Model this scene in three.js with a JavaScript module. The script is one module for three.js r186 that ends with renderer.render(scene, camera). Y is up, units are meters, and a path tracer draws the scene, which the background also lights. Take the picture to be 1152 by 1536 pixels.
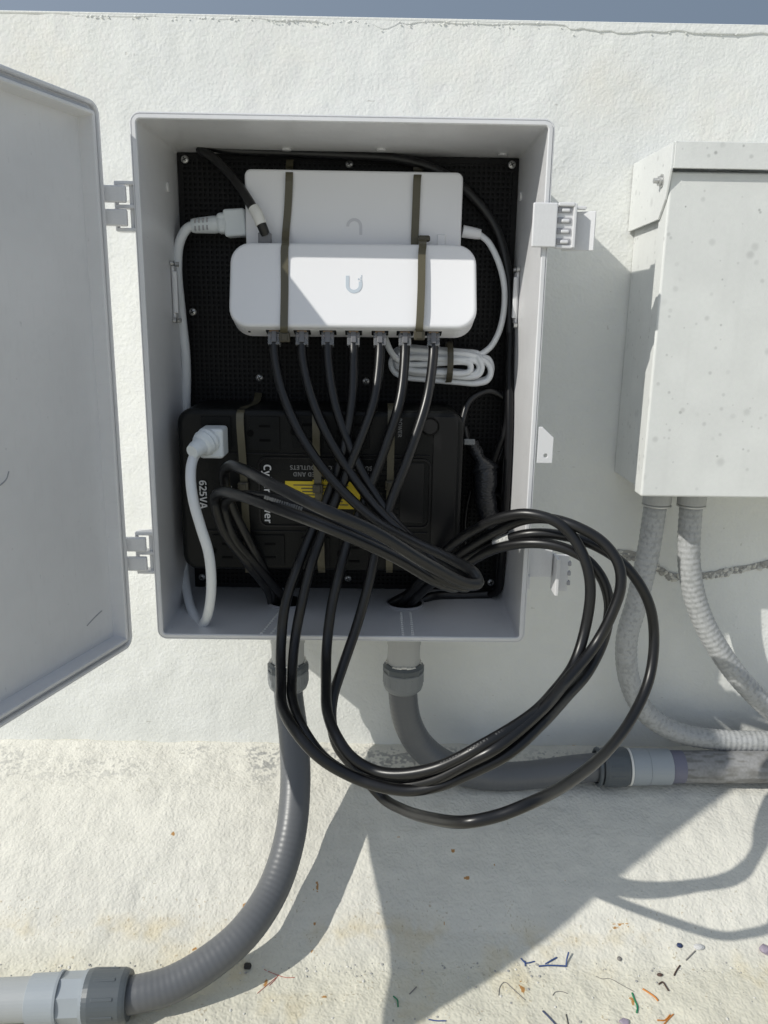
import * as THREE from 'three';
import { RoundedBoxGeometry } from 'three/addons/geometries/RoundedBoxGeometry.js';
import { mergeGeometries } from 'three/addons/utils/BufferGeometryUtils.js';
import { FontLoader } from 'three/addons/loaders/FontLoader.js';
import { TextGeometry } from 'three/addons/geometries/TextGeometry.js';

// ---------------------------------------------------------------- camera, sky, sun, exposure
const scene = new THREE.Scene();
const camera = new THREE.PerspectiveCamera(64.8, 0.75, 0.02, 400);
camera.position.set(0.0285, 0.5825, 0.823);
camera.rotation.order = 'YXZ';
camera.rotation.set(-0.23915, -0.01152, 0.01514);
camera.updateMatrixWorld();

const renderer = new THREE.WebGLRenderer({ antialias: true });
renderer.setSize(768, 1024);
renderer.toneMapping = THREE.LinearToneMapping;
renderer.toneMappingExposure = 1.0;
renderer.shadowMap.enabled = true;

const SUN = new THREE.Vector3(-0.693, 0.594, 0.41).normalize();
{
  const w = 256, h = 128, d = new Float32Array(w * h * 4), v = new THREE.Vector3();
  for (let j = 0; j < h; j++) for (let i = 0; i < w; i++) {
    const el = ((j + .5) / h - .5) * Math.PI, az = ((i + .5) / w - .5) * 2 * Math.PI;
    v.set(Math.cos(az) * Math.cos(el), Math.sin(el), Math.sin(az) * Math.cos(el));
    const t = Math.pow(Math.max(0, v.y), .55), c = Math.max(0, v.dot(SUN));
    const hs = (1 + v.dot(SUN)) / 2, g = .37 * hs * hs + .25 * Math.pow(c, 12);
    const k = (j * w + i) * 4;
    d[k] = .20 + (.12 - .20) * t + g; d[k + 1] = .255 + (.175 - .255) * t + g * 1.03; d[k + 2] = .315 + (.27 - .315) * t + g * 1.1; d[k + 3] = 1;
  }
  const sky = new THREE.DataTexture(d, w, h, THREE.RGBAFormat, THREE.FloatType);
  sky.mapping = THREE.EquirectangularReflectionMapping; sky.magFilter = THREE.LinearFilter; sky.minFilter = THREE.LinearFilter;
  sky.wrapS = THREE.RepeatWrapping; sky.needsUpdate = true;
  scene.background = sky; scene.environment = sky;
}
const sun = new THREE.DirectionalLight(new THREE.Color().setRGB(1, .97, .895), 3.35);
sun.position.copy(SUN).multiplyScalar(6).add(new THREE.Vector3(0, .4, .1));
sun.target.position.set(0, .4, .1);
sun.castShadow = true; sun.shadow.mapSize.set(4096, 4096);
Object.assign(sun.shadow.camera, { left: -1.5, right: 1.5, top: 1.5, bottom: -1.5, near: .1, far: 14 });
scene.add(sun, sun.target);

// ---------------------------------------------------------------- helpers
let seed = 7;
const rnd = () => { seed = (seed * 1664525 + 1013904223) >>> 0; return seed / 4294967296; };
const V = (x, y, z) => new THREE.Vector3(x, y, z);
const FPX = 1210, M4 = camera.matrixWorld.clone();
function ray(px, py) { return V((px - 576) / FPX, -(py - 768) / FPX, -1).transformDirection(M4); }
// points of the place, measured from the photograph at a known distance from the wall (z) or height (y)
function at(px, py, z) { const d = ray(px, py), o = camera.position; return d.multiplyScalar((z - o.z) / d.z).add(o); }
function atY(px, py, y) { const d = ray(px, py), o = camera.position; return d.multiplyScalar((y - o.y) / d.y).add(o); }
const used = {};
function numbered(n) { if (!(n in used)) { used[n] = 0; return n; } used[n]++; return n + '_' + String(used[n]).padStart(3, '0'); }
function thing(name, label, category, pos = [0, 0, 0], group) {
  const o = new THREE.Group(); o.name = numbered(name); o.position.set(...pos); scene.add(o);
  o.userData = { label, category }; if (group) o.userData.group = group; return o;
}
function part(name, geo, mat, parent, label) {
  const m = new THREE.Mesh(Array.isArray(geo) ? (geo.length > 1 ? mergeGeometries(geo.map(clean)) : geo[0]) : geo, mat);
  m.name = name; m.castShadow = m.receiveShadow = true; parent.add(m);
  if (label) m.userData.label = label; return m;
}
function clean(g) { g = g.index ? g.toNonIndexed() : g.clone(); for (const k of Object.keys(g.attributes)) if (!['position', 'normal', 'uv'].includes(k)) g.deleteAttribute(k); if (!g.attributes.uv) g.setAttribute('uv', new THREE.BufferAttribute(new Float32Array(g.attributes.position.count * 2), 2)); return g; }
function rbox(w, h, d, r, x = 0, y = 0, z = 0) { const g = new RoundedBoxGeometry(w, h, d, 2, Math.min(r, w / 2.01, h / 2.01, d / 2.01)); g.translate(x, y, z); return g; }
function rectLoop(w, h, r, n = 6) {
  const p = []; r = Math.max(r, .0004);
  for (const [sx, sy, a0] of [[1, 1, 0], [-1, 1, 1], [-1, -1, 2], [1, -1, 3]]) for (let i = 0; i <= n; i++) {
    const a = (a0 + i / n) * Math.PI / 2; p.push([sx * (w / 2 - r) + r * Math.cos(a), sy * (h / 2 - r) + r * Math.sin(a)]);
  }
  return p;
}
// surface through rounded rectangles: profile entries [inset, z]; hard edges between profile segments
function loft(w, h, r, profile, capStart, capEnd) {
  const pos = [], nor = [], uv = [], idx = [];
  const loop = o => rectLoop(w - 2 * o, h - 2 * o, r - o);
  for (let s = 0; s < profile.length - 1; s++) {
    const [o0, z0] = profile[s], [o1, z1] = profile[s + 1], A = loop(o0), B = loop(o1), N = A.length, b = pos.length / 3;
    const dn = V(z1 - z0, 0, o1 - o0);
    for (let i = 0; i <= N; i++) {
      const k = i % N, per = N / 4, q = Math.floor(k / per), f = (k % per) / (per - 1), ang = (q + f) * Math.PI / 2;
      const nl = Math.hypot(z1 - z0, o1 - o0) || 1, nr = -(z0 - z1) / nl, nz = (o1 - o0) / nl;
      const n = V(Math.cos(ang) * nr, Math.sin(ang) * nr, nz);
      pos.push(A[k][0], A[k][1], z0, B[k][0], B[k][1], z1); nor.push(n.x, n.y, n.z, n.x, n.y, n.z);
      uv.push(A[k][0] + A[k][1], z0, B[k][0] + B[k][1], z1);
      if (i < N) { const a = b + i * 2; idx.push(a, a + 2, a + 1, a + 1, a + 2, a + 3); }
    }
  }
  const cap = (e, s) => { const [o, z] = e, L = loop(o), b = pos.length / 3; pos.push(0, 0, z); nor.push(0, 0, s); uv.push(0, 0); for (const p of L) { pos.push(p[0], p[1], z); nor.push(0, 0, s); uv.push(p[0], p[1]); } for (let i = 0; i < L.length; i++) { const j = (i + 1) % L.length; s > 0 ? idx.push(b, b + 1 + i, b + 1 + j) : idx.push(b, b + 1 + j, b + 1 + i); } };
  if (capStart) cap(profile[0], capStart); if (capEnd) cap(profile[profile.length - 1], capEnd);
  const g = new THREE.BufferGeometry();
  g.setAttribute('position', new THREE.Float32BufferAttribute(pos, 3)); g.setAttribute('normal', new THREE.Float32BufferAttribute(nor, 3)); g.setAttribute('uv', new THREE.Float32BufferAttribute(uv, 2)); g.setIndex(idx); return g;
}
const curveOf = pts => new THREE.CatmullRomCurve3(pts, false, 'centripetal');
const P3 = list => list.map(([x, y, z]) => at(x, y, z));
// the same for leads that lie against the right-hand inside face of the box
const P3in = list => P3(list).map(p => { p.x = Math.min(p.x, .1536); return p; });
// round section swept along a curve; rf(t, metres) gives the radius
function sweep(pts, rf, n = 160, m = 12) {
  const c = Array.isArray(pts) ? curveOf(pts) : pts, L = c.getLength(), fr = c.computeFrenetFrames(n, false);
  const pos = [], nor = [], uv = [], idx = [], R = typeof rf === 'number' ? () => rf : rf;
  for (let i = 0; i <= n; i++) {
    const t = i / n, p = c.getPointAt(t), r = R(t, t * L);
    for (let j = 0; j <= m; j++) {
      const a = j / m * Math.PI * 2, nx = V().copy(fr.normals[i]).multiplyScalar(Math.cos(a)).addScaledVector(fr.binormals[i], Math.sin(a));
      pos.push(p.x + nx.x * r, p.y + nx.y * r, p.z + nx.z * r); nor.push(nx.x, nx.y, nx.z); uv.push(t * L, j / m * .03);
      if (i < n && j < m) { const b = i * (m + 1) + j; idx.push(b, b + 1, b + m + 1, b + 1, b + m + 2, b + m + 1); }
    }
  }
  for (const [i, s] of [[0, -1], [n, 1]]) {
    const t = i / n, p = c.getPointAt(t), tg = fr.tangents[i], b = pos.length / 3; pos.push(p.x, p.y, p.z); nor.push(s * tg.x, s * tg.y, s * tg.z); uv.push(0, 0);
    for (let j = 0; j <= m; j++) { const k = (i * (m + 1) + j) * 3; pos.push(pos[k], pos[k + 1], pos[k + 2]); nor.push(s * tg.x, s * tg.y, s * tg.z); uv.push(0, 0); }
    for (let j = 0; j < m; j++) s > 0 ? idx.push(b, b + 1 + j, b + 2 + j) : idx.push(b, b + 2 + j, b + 1 + j);
  }
  const g = new THREE.BufferGeometry();
  g.setAttribute('position', new THREE.Float32BufferAttribute(pos, 3)); g.setAttribute('normal', new THREE.Float32BufferAttribute(nor, 3)); g.setAttribute('uv', new THREE.Float32BufferAttribute(uv, 2)); g.setIndex(idx);
  if (rf.relief) g.computeVertexNormals();
  return g;
}
// turned body along an axis from a to b, profile [distance along, radius]
function turned(a, b, prof, seg = 32) {
  const g = new THREE.LatheGeometry(prof.map(([y, r]) => new THREE.Vector2(Math.max(r, 1e-5), y)), seg), d = V().subVectors(b, a).normalize();
  const out = g.toNonIndexed(); out.computeVertexNormals();
  out.applyQuaternion(new THREE.Quaternion().setFromUnitVectors(V(0, 1, 0), d)); out.translate(a.x, a.y, a.z); return out;
}
// flat strap along points, width w (along side), thickness t
function strap(pts, side, w, t) {
  const pos = [], idx = [], n = pts.length, s = side.clone().normalize();
  for (let i = 0; i < n; i++) {
    const tg = V().subVectors(pts[Math.min(n - 1, i + 1)], pts[Math.max(0, i - 1)]).normalize(), nn = V().crossVectors(s, tg).normalize();
    for (const [a, b] of [[-1, 1], [1, 1], [1, -1], [-1, -1]]) { const p = pts[i].clone().addScaledVector(s, a * w / 2).addScaledVector(nn, b * t / 2); pos.push(p.x, p.y, p.z); }
  }
  for (let i = 0; i < n - 1; i++) for (let j = 0; j < 4; j++) { const a = i * 4 + j, b = i * 4 + (j + 1) % 4; idx.push(a, b, a + 4, b, b + 4, a + 4); }
  idx.push(0, 1, 2, 0, 2, 3); const e = (n - 1) * 4; idx.push(e, e + 2, e + 1, e, e + 3, e + 2);
  let g = new THREE.BufferGeometry(); g.setAttribute('position', new THREE.Float32BufferAttribute(pos, 3)); g.setIndex(idx); g = g.toNonIndexed(); g.computeVertexNormals(); return g;
}
function extr(shape, depth, bevel = 0, seg = 2) { return new THREE.ExtrudeGeometry(shape, { depth: depth - 2 * bevel, bevelEnabled: bevel > 0, bevelSize: bevel, bevelThickness: bevel, bevelOffset: -bevel, bevelSegments: seg, curveSegments: 12 }).translate(0, 0, bevel); }
function rshape(w, h, r) { const s = new THREE.Shape(); const L = rectLoop(w, h, r, 8); s.setFromPoints(L.map(p => new THREE.Vector2(p[0], p[1]))); return s; }

// tileable smooth noise on an n x n raster
function noise(n, cx, cy, sd) {
  let s = sd * 7919 + 13; const R = () => { s = (s * 1664525 + 1013904223) >>> 0; return s / 4294967296; };
  const lat = new Float32Array(cx * cy).map(R), out = new Float32Array(n * n);
  const xi = new Int32Array(n), xf = new Float32Array(n); for (let i = 0; i < n; i++) { const f = i / n * cx; xi[i] = f | 0; const t = f - xi[i]; xf[i] = t * t * (3 - 2 * t); }
  for (let j = 0; j < n; j++) {
    const f = j / n * cy, y0 = f | 0, y1 = (y0 + 1) % cy; let t = f - y0; t = t * t * (3 - 2 * t);
    for (let i = 0; i < n; i++) { const a = xi[i], b = (a + 1) % cx, u = xf[i], p = lat[y0 * cx + a], q = lat[y0 * cx + b], r = lat[y1 * cx + a], w = lat[y1 * cx + b]; out[j * n + i] = (p + (q - p) * u) * (1 - t) + (r + (w - r) * u) * t; }
  }
  return out;
}
function dataTex(n, fn, srgb) {
  const d = new Uint8Array(n * n * 4), c = [0, 0, 0];
  for (let k = 0; k < n * n; k++) { fn(k, c); for (let q = 0; q < 3; q++) { let v = Math.min(1, Math.max(0, c[q])); if (srgb) v = v < .0031308 ? v * 12.92 : 1.055 * Math.pow(v, 1 / 2.4) - .055; d[k * 4 + q] = v * 255; } d[k * 4 + 3] = 255; }
  const t = new THREE.DataTexture(d, n, n); t.wrapS = t.wrapT = THREE.RepeatWrapping; t.magFilter = THREE.LinearFilter; t.minFilter = THREE.LinearMipmapLinearFilter; t.generateMipmaps = true;
  if (srgb) t.colorSpace = THREE.SRGBColorSpace; t.needsUpdate = true; return t;
}
const sm = (a, b, x) => { x = Math.min(1, Math.max(0, (x - a) / (b - a))); return x * x * (3 - 2 * x); };
const std = (r, g, b, rough, o = {}) => new THREE.MeshPhysicalMaterial({ color: new THREE.Color().setRGB(r, g, b), roughness: rough, ...o });

// ---------------------------------------------------------------- materials
const TS = 1.2, TN = 1792;                       // stucco textures: one tile is 1.2 m
const n1 = noise(TN, 300, 300, 1), n2 = noise(TN, 480, 480, 2), n3 = noise(TN, 90, 90, 3), n4 = noise(TN, 12, 12, 4), n5 = noise(TN, 900, 900, 5), n6 = noise(TN, 40, 300, 6), n7 = noise(TN, 30, 30, 8);
const wallBump = dataTex(TN, (k, c) => {
let v = .34 * n2[k] + .12 * n1[k] + .36 * n5[k] + .10 * n3[k]; if (n1[k] > .975 && n3[k] > .6) v -= .3; c[0] = c[1] = c[2] = v;
});
const wallColor = dataTex(TN, (k, c) => {
  const x = (k % TN) / TN * TS - .45, y = Math.floor(k / TN) / TN * TS;
  let v = .775 + .03 * (n4[k] - .5) + .02 * (n3[k] - .5); let r = v * .975, g = v * .985, b = v * .95;
  const peach = (px, py, s, m) => { const q = m * Math.exp(-((x - px) ** 2 + (y - py) ** 2) / (s * s)) * (.4 + n3[k]); r *= 1 - .02 * q; g *= 1 - .09 * q; b *= 1 - .2 * q; };
  peach(.235, .79, .028, .35); peach(.275, .775, .02, .3); peach(.35, .765, .04, .3); peach(-.29, .79, .05, .35); peach(.1, .805, .05, .2); peach(-.06, .8, .06, .15);
  const low = sm(.2, .11, y) * .06 * n7[k]; r -= low; g -= low; b -= low * 1.1;
  if (n1[k] > .972 && n3[k] > .6) { r *= .8; g *= .79; b *= .77; }
  c[0] = r; c[1] = g; c[2] = b;
}, true);
const wallMat = std(1, 1, 1, .9, { map: wallColor, bumpMap: wallBump, bumpScale: .0006 });
const floorBump = dataTex(TN, (k, c) => {
  const v = .12 * n3[k] + .14 * n6[k] + .12 * sm(.15, .85, n1[k]) + .36 * n2[k] + .4 * n5[k] + (n1[k] > .955 ? -.2 : 0) + .1 * n7[k]; c[0] = c[1] = c[2] = v;
});
const floorColor = dataTex(TN, (k, c) => {
  const x = (k % TN) / TN * TS - .45, s = Math.floor(k / TN) / TN * TS;      // s: distance from the wall foot
  const band = sm(0, .012, s) * sm(.085, .03, s + .02 * (n7[k] - .5)), f = sm(.2, .26, s);
  let r = .64 - .01 * f, g = .625 - .018 * f, b = .562 - .055 * f; const m = 1 + .10 * (n4[k] - .5) + .07 * (n3[k] - .5) + .05 * (n6[k] - .5); r *= m; g *= m; b *= m;
  const spk = sm(.47, .62, n2[k] * .42 + n1[k] * .22 + n6[k] * .22 + n5[k] * .14) * band * (.25 + .9 * sm(.3, .65, n7[k])) * (.6 + .4 * sm(-.3, 0, x)); r *= 1 - .42 * spk; g *= 1 - .41 * spk; b *= 1 - .38 * spk;
  if (n2[k] > .972) { r *= .75; g *= .73; b *= .68; }
  const lineS = Math.exp(-(((s - .208 - .012 * (n4[k] - .5)) / .009) ** 2)), mot = sm(.35, .8, n3[k] * .5 + n7[k] * .3 + n1[k] * .2), rust = .9 * mot * sm(.18, .23, s) * sm(.3, .75, n7[k]) + .8 * lineS * mot; r *= 1 - .05 * rust; g *= 1 - .10 * rust; b *= 1 - .20 * rust;
  if (n5[k] > .9 && n3[k] > .6 && s > .18) { r *= .72; g *= .66; b *= .58; }
  if (n3[k] > .952 && n4[k] > .5 && n2[k] > .5 && s > .1) { r *= .62; g *= .34; b *= .14; }
  c[0] = r; c[1] = g; c[2] = b;
}, true);
const floorMat = std(1, 1, 1, .92, { map: floorColor, bumpMap: floorBump, bumpScale: .0011 });
const smN = 512, s1 = noise(smN, 64, 64, 21), s2 = noise(smN, 9, 9, 22), s3 = noise(smN, 170, 170, 23);
const scuff = dataTex(smN, (k, c) => { c[0] = c[1] = c[2] = .88 + .06 * (s1[k] - .5) + .2 * (s2[k] - .5); });
const fineBump = dataTex(smN, (k, c) => { c[0] = c[1] = c[2] = s3[k]; });
for (const t of [scuff, fineBump]) t.repeat.set(6, 6);
const smudge = (() => { const n = 768, a = noise(n, 7, 7, 61), b = noise(n, 40, 40, 62), c2 = noise(n, 220, 30, 63), d = noise(n, 120, 120, 64); const t = dataTex(n, (k, c) => { let v = .945 + .05 * (a[k] - .5) + .03 * (b[k] - .5) - .05 * sm(.62, .9, b[k] * .6 + a[k] * .4) * d[k] - .02 * sm(.7, .95, c2[k]); if (d[k] > .975 && b[k] > .5) v *= .86; c[0] = v; c[1] = v * .995; c[2] = v * .985; }, true); t.repeat.set(3, 3); return t; })();
const M = {
  shell: std(.73, .735, .755, .38, { map: smudge, roughnessMap: scuff, clearcoat: .15, clearcoatRoughness: .25 }),
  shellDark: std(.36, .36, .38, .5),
  gasket: std(.50, .51, .53, .8),
  white: std(.80, .80, .82, .38, { roughnessMap: scuff }),
  whiteDim: std(.62, .62, .64, .5),
  whiteCable: std(.72, .74, .76, .42),
  plugWhite: std(.70, .74, .76, .4),
  logo: std(.50, .56, .62, .5), logoDim: std(.62, .62, .65, .5),
  panel: std(.003, .003, .003, .55, { specularIntensity: .35 }), hole: std(.003, .003, .003, .9, { specularIntensity: .35 }), lattice: std(.012, .012, .0125, .5, { specularIntensity: .35 }),
  steel: std(.55, .55, .54, .38, { metalness: .85 }),
  black: std(.007, .0075, .0075, .42, { specularIntensity: .35, roughnessMap: scuff, bumpMap: fineBump, bumpScale: .00008 }), blackDeep: std(.006, .006, .006, .7, { specularIntensity: .35 }), blackGloss: std(.008, .008, .009, .3, { specularIntensity: .5 }),
  cable: std(.0065, .0065, .0072, .39, { roughnessMap: scuff }), tape: std(.016, .017, .020, .36, { bumpMap: fineBump, bumpScale: .0005 }),
  clear: std(.62, .63, .65, .12, { transmission: .8, thickness: 0 }),
  clip: std(.14, .14, .15, .3),
  tie: std(.095, .084, .052, .35), tieDark: std(.06, .053, .035, .4),
  print: std(.62, .62, .62, .6), printDim: std(.20, .20, .20, .7), yellow: std(.62, .47, .02, .55),
  conduit: std(.112, .117, .125, .42, { roughnessMap: scuff }), gland: std(.085, .098, .108, .42), glandLight: std(.20, .212, .22, .45), coupling: std(.33, .36, .385, .42, { roughnessMap: scuff }), pipe: std(.36, .375, .38, .5, { roughnessMap: scuff }),
  pvc: std(.40, .405, .40, .5), sealWhite: std(.75, .74, .70, .6), primer: std(.17, .17, .225, .5),
  crack: std(.36, .355, .34, .95), crumb: std(.62, .61, .57, .95),
  printFaint: std(.075, .075, .075, .7),
  marker: std(.50, .50, .48, .6),
  rubber: std(.05, .05, .055, .8)
};
const boxSpots = (() => {
  const n = 1024, a = noise(n, 18, 18, 31), b = noise(n, 140, 140, 32), st = noise(n, 70, 4, 33), f = new Float32Array(n * n); let s = 99; const R = () => { s = (s * 1664525 + 1013904223) >>> 0; return s / 4294967296; };
  for (let q = 0; q < 380; q++) { const cx = R() * n, cy = R() * n, r = 2.2 + 12 * R() * R(), m = r > 5 ? .06 + .15 * R() : .12 + .36 * R() * R(); for (let j = -19; j <= 19; j++) for (let i = -19; i <= 19; i++) { const d = Math.hypot(i, j) / r; if (d < 1.3) { const k = ((cy + j + n | 0) % n) * n + ((cx + i + n | 0) % n); f[k] = Math.max(f[k], m * sm(1.3, .3, d)); } } }
  const t = dataTex(n, (k, c) => { const v = (.71 + .05 * (a[k] - .5) + .02 * (b[k] - .5) - .014 * sm(.6, .95, st[k])) * (1 - f[k]); c[0] = v * .985; c[1] = v; c[2] = v * .975; }, true); t.repeat.set(1 / .36, 1 / .36); return t;
})();
M.boxPaint = std(1, 1, 1, .5, { map: boxSpots, bumpMap: fineBump, bumpScale: .00006 });
const pipeStain = (() => { const n = 512, a = noise(n, 10, 40, 41), b = noise(n, 60, 60, 42); const t = dataTex(n, (k, c) => { const m = sm(.35, .85, a[k]), v = .27 + .06 * (b[k] - .5); c[0] = v * (1 - .3 * m); c[1] = v * (1 - .31 * m); c[2] = v * (1 - .34 * m); }, true); t.repeat.set(9, 30); return t; })();
M.oldPipe = std(1, 1, 1, .85, { map: pipeStain });
const flexStain = (() => { const n = 512, a = noise(n, 60, 30, 51), b = noise(n, 160, 160, 52); const t = dataTex(n, (k, c) => { const m = sm(.4, .9, a[k]), v = .385 + .07 * (b[k] - .5); c[0] = v * (1 - .2 * m); c[1] = v * (1.02 - .2 * m); c[2] = v * (1.03 - .21 * m); }, true); t.repeat.set(6, 30); return t; })();
M.oldFlex = std(1, 1, 1, .42, { map: flexStain });

// ---------------------------------------------------------------- the setting
const hx = [], ease = [];
function hash2(i, j) { let h = (i * 374761393 + j * 668265263) | 0; h = Math.imul(h ^ (h >>> 13), 1274126177); return ((h ^ (h >>> 16)) >>> 0) / 4294967296; }
function vn(x, y) { const i = Math.floor(x), j = Math.floor(y); let u = x - i, v = y - j; u = u * u * (3 - 2 * u); v = v * v * (3 - 2 * v); return (hash2(i, j) * (1 - u) + hash2(i + 1, j) * u) * (1 - v) + (hash2(i, j + 1) * (1 - u) + hash2(i + 1, j + 1) * u) * v; }
const prof = [[-.02, .1125], [0, .1125], [.012, .110], [.069, .094], [.110, .0745], [.154, .0485], [.187, .0265], [.216, .0135], [.267, .0035], [.33, 0], [60, 0]];
function height(x, z) {
  let k = 0; while (k < prof.length - 2 && z > prof[k + 1][0]) k++;
  const [z0, y0] = prof[k], [z1, y1] = prof[k + 1]; let y = y0 + (y1 - y0) * Math.min(1, Math.max(0, (z - z0) / (z1 - z0)));
  const near = sm(2, .5, Math.abs(x)) * sm(1.5, .5, z);
  return y + near * (.0022 * (vn(x * 38, z * 38 + 9) - .5) + .0015 * (vn(x * 110, z * 90) - .5) + .004 * (vn(x * 9 + 3, z * 9) - .5) * sm(.01, .06, z));
}
const lin = (a, b, n) => Array.from({ length: n + 1 }, (_, i) => a + (b - a) * i / n);
const XS = [-60, -20, -6, -2, -1, ...lin(-.55, .75, 420), 1.2, 2, 6, 20, 60];
function sheet(xs, zs, s0) {
  const pos = [], uv = [], idx = []; let s = s0;
  zs.forEach((z, j) => { if (j) s += Math.hypot(z - zs[j - 1], height(0, z) - height(0, zs[j - 1])); xs.forEach(x => { pos.push(x, height(x, z), z); uv.push((x + .45) / TS, s / TS); }); });
  for (let j = 0; j < zs.length - 1; j++) for (let i = 0; i < xs.length - 1; i++) { const a = j * xs.length + i, b = a + xs.length; idx.push(a, b, a + 1, a + 1, b, b + 1); }
  const g = new THREE.BufferGeometry(); g.setAttribute('position', new THREE.Float32BufferAttribute(pos, 3)); g.setAttribute('uv', new THREE.Float32BufferAttribute(uv, 2)); g.setIndex(idx); g.computeVertexNormals(); g.userData.s = s; return g;
}
const ledgeGeo = sheet(XS, [-.012, ...lin(0, .2, 90)], -.012);
const ledge = part('plaster_ledge', ledgeGeo, floorMat, scene);
ledge.userData = { label: 'cream sloping plaster fillet along the foot of the white wall', category: 'ledge' };
const roof = part('roof_floor', sheet(XS, [...lin(.2, .5, 110), .7, 1, 2, 5, 12, 60], ledgeGeo.userData.s), floorMat, scene);
roof.userData = { kind: 'structure' };

const wall = thing('parapet_wall', 'white stucco parapet wall that carries both boxes', 'wall');
const WT = .8462;
{
  const xs = XS, ys = [-.05, .08, ...lin(.1, WT, 180)], pos = [], uv = [], idx = [];
  ys.forEach(y => xs.forEach(x => { const near = sm(2, .5, Math.abs(x)); pos.push(x, y, near * (.0016 * (vn(x * 20, y * 20) - .5) + .0008 * (vn(x * 70, y * 70) - .5)) - .0005); uv.push((x + .45) / TS, y / TS); }));
  for (let j = 0; j < ys.length - 1; j++) for (let i = 0; i < xs.length - 1; i++) { const a = j * xs.length + i, b = a + xs.length; idx.push(a, a + 1, b, a + 1, b + 1, b); }
  const g = new THREE.BufferGeometry(); g.setAttribute('position', new THREE.Float32BufferAttribute(pos, 3)); g.setAttribute('uv', new THREE.Float32BufferAttribute(uv, 2)); g.setIndex(idx); g.computeVertexNormals();
  part('wall_face', g, wallMat, wall);
  const core = new THREE.BoxGeometry(120, WT + .045, .2); core.translate(0, (WT - .055) / 2, -.105); part('wall_core', core, wallMat, wall);
  // ragged skin of paint along the top edge
  const sh = new THREE.Shape(), N = 260; sh.moveTo(-.6, .0006); let yb = 0;
  const low = x => { let d = .0022 + .0022 * vn(x * 60, 2) + .003 * sm(.5, .8, vn(x * 22, 7)) * vn(x * 130, 5); if (x > .2) d += .0022 * sm(.2, .23, x); if (x < -.25) d = .0018; const drip = (c, w, h) => { d += h * Math.exp(-(((x - c) / w) ** 2)); }; drip(-.02, .006, .003); drip(.03, .008, .005); drip(.205, .004, .005); drip(.255, .02, .002); drip(.345, .03, .003); return -d; };
  sh.lineTo(.8, .0006); for (let i = 0; i <= N; i++) { const x = .8 - 1.4 * i / N; sh.lineTo(x, low(x)); }
  const lip = extr(sh, .0022, .0009, 3); lip.translate(0, WT, -.0012); const q = lip.attributes.position, u = lip.attributes.uv; for (let i = 0; i < q.count; i++) { u.setXY(i, (q.getX(i) + .45) / TS, q.getY(i) / TS); q.setZ(i, q.getZ(i) - .0006 * sm(.22, .14, q.getX(i)) - .0002); }
  lip.computeVertexNormals();
  part('paint_lip', lip, wallMat, wall);
  const crust = []; for (let i = 0; i < 130; i++) { const x = -.24 + .6 * Math.pow(rnd(), 1.2), b = new THREE.IcosahedronGeometry(.0005 + .0009 * rnd() * rnd(), 1); b.scale(1.5, .8, .7); b.rotateZ(rnd() - .5); b.translate(x, WT + low(x) + .0012 - .0045 * rnd() * rnd(), .0003); crust.push(b); } const cm = part('paint_crust', crust, wallMat, wall); cm.userData.kind = 'stuff'; { const q = cm.geometry.attributes.position, u = cm.geometry.attributes.uv; for (let i = 0; i < q.count; i++) u.setXY(i, (q.getX(i) + .45) / TS, q.getY(i) / TS); }
  // crack in the render under the grey metal cabinet
  const cs = [[925, 832], [950, 836], [972, 842], [990, 856], [1012, 868], [1040, 866], [1062, 864], [1090, 859], [1120, 853], [1152, 848], [1200, 842]].map(([x, y]) => at(x, y, 0));
  const cc = curveOf(cs), rim = [], gap = [];
  for (let i = 0; i < 150; i++) { const p = cc.getPointAt((i + .5) / 150), r = .0012 + .0022 * rnd(); const b = new THREE.IcosahedronGeometry(r, 0); b.scale(1.3, .8, .8); b.rotateZ(rnd() * 3); b.rotateX(rnd() * 3); b.translate(p.x + .003 * (rnd() - .5), p.y + (rnd() - .2) * .006 - .001, .0002); (rnd() < .55 ? rim : gap).push(b); }
  part('crack_rim', rim, M.crumb, wall).userData.kind = 'stuff'; 
  const gs = new THREE.Shape(), top = [], bot = []; for (let i = 0; i <= 60; i++) { const p = cc.getPointAt(i / 60); top.push([p.x, p.y + .004 + .003 * vn(i * .6, 1)]); bot.push([p.x, p.y - .0005 - .002 * vn(i * .8, 4)]); }
  gs.setFromPoints([...top, ...bot.reverse()].map(p => new THREE.Vector2(...p))); const gg = extr(gs, .0012, 0); gg.translate(0, 0, -.0002); part('crack', [gg, ...gap], M.crack, wall);
}

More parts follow.
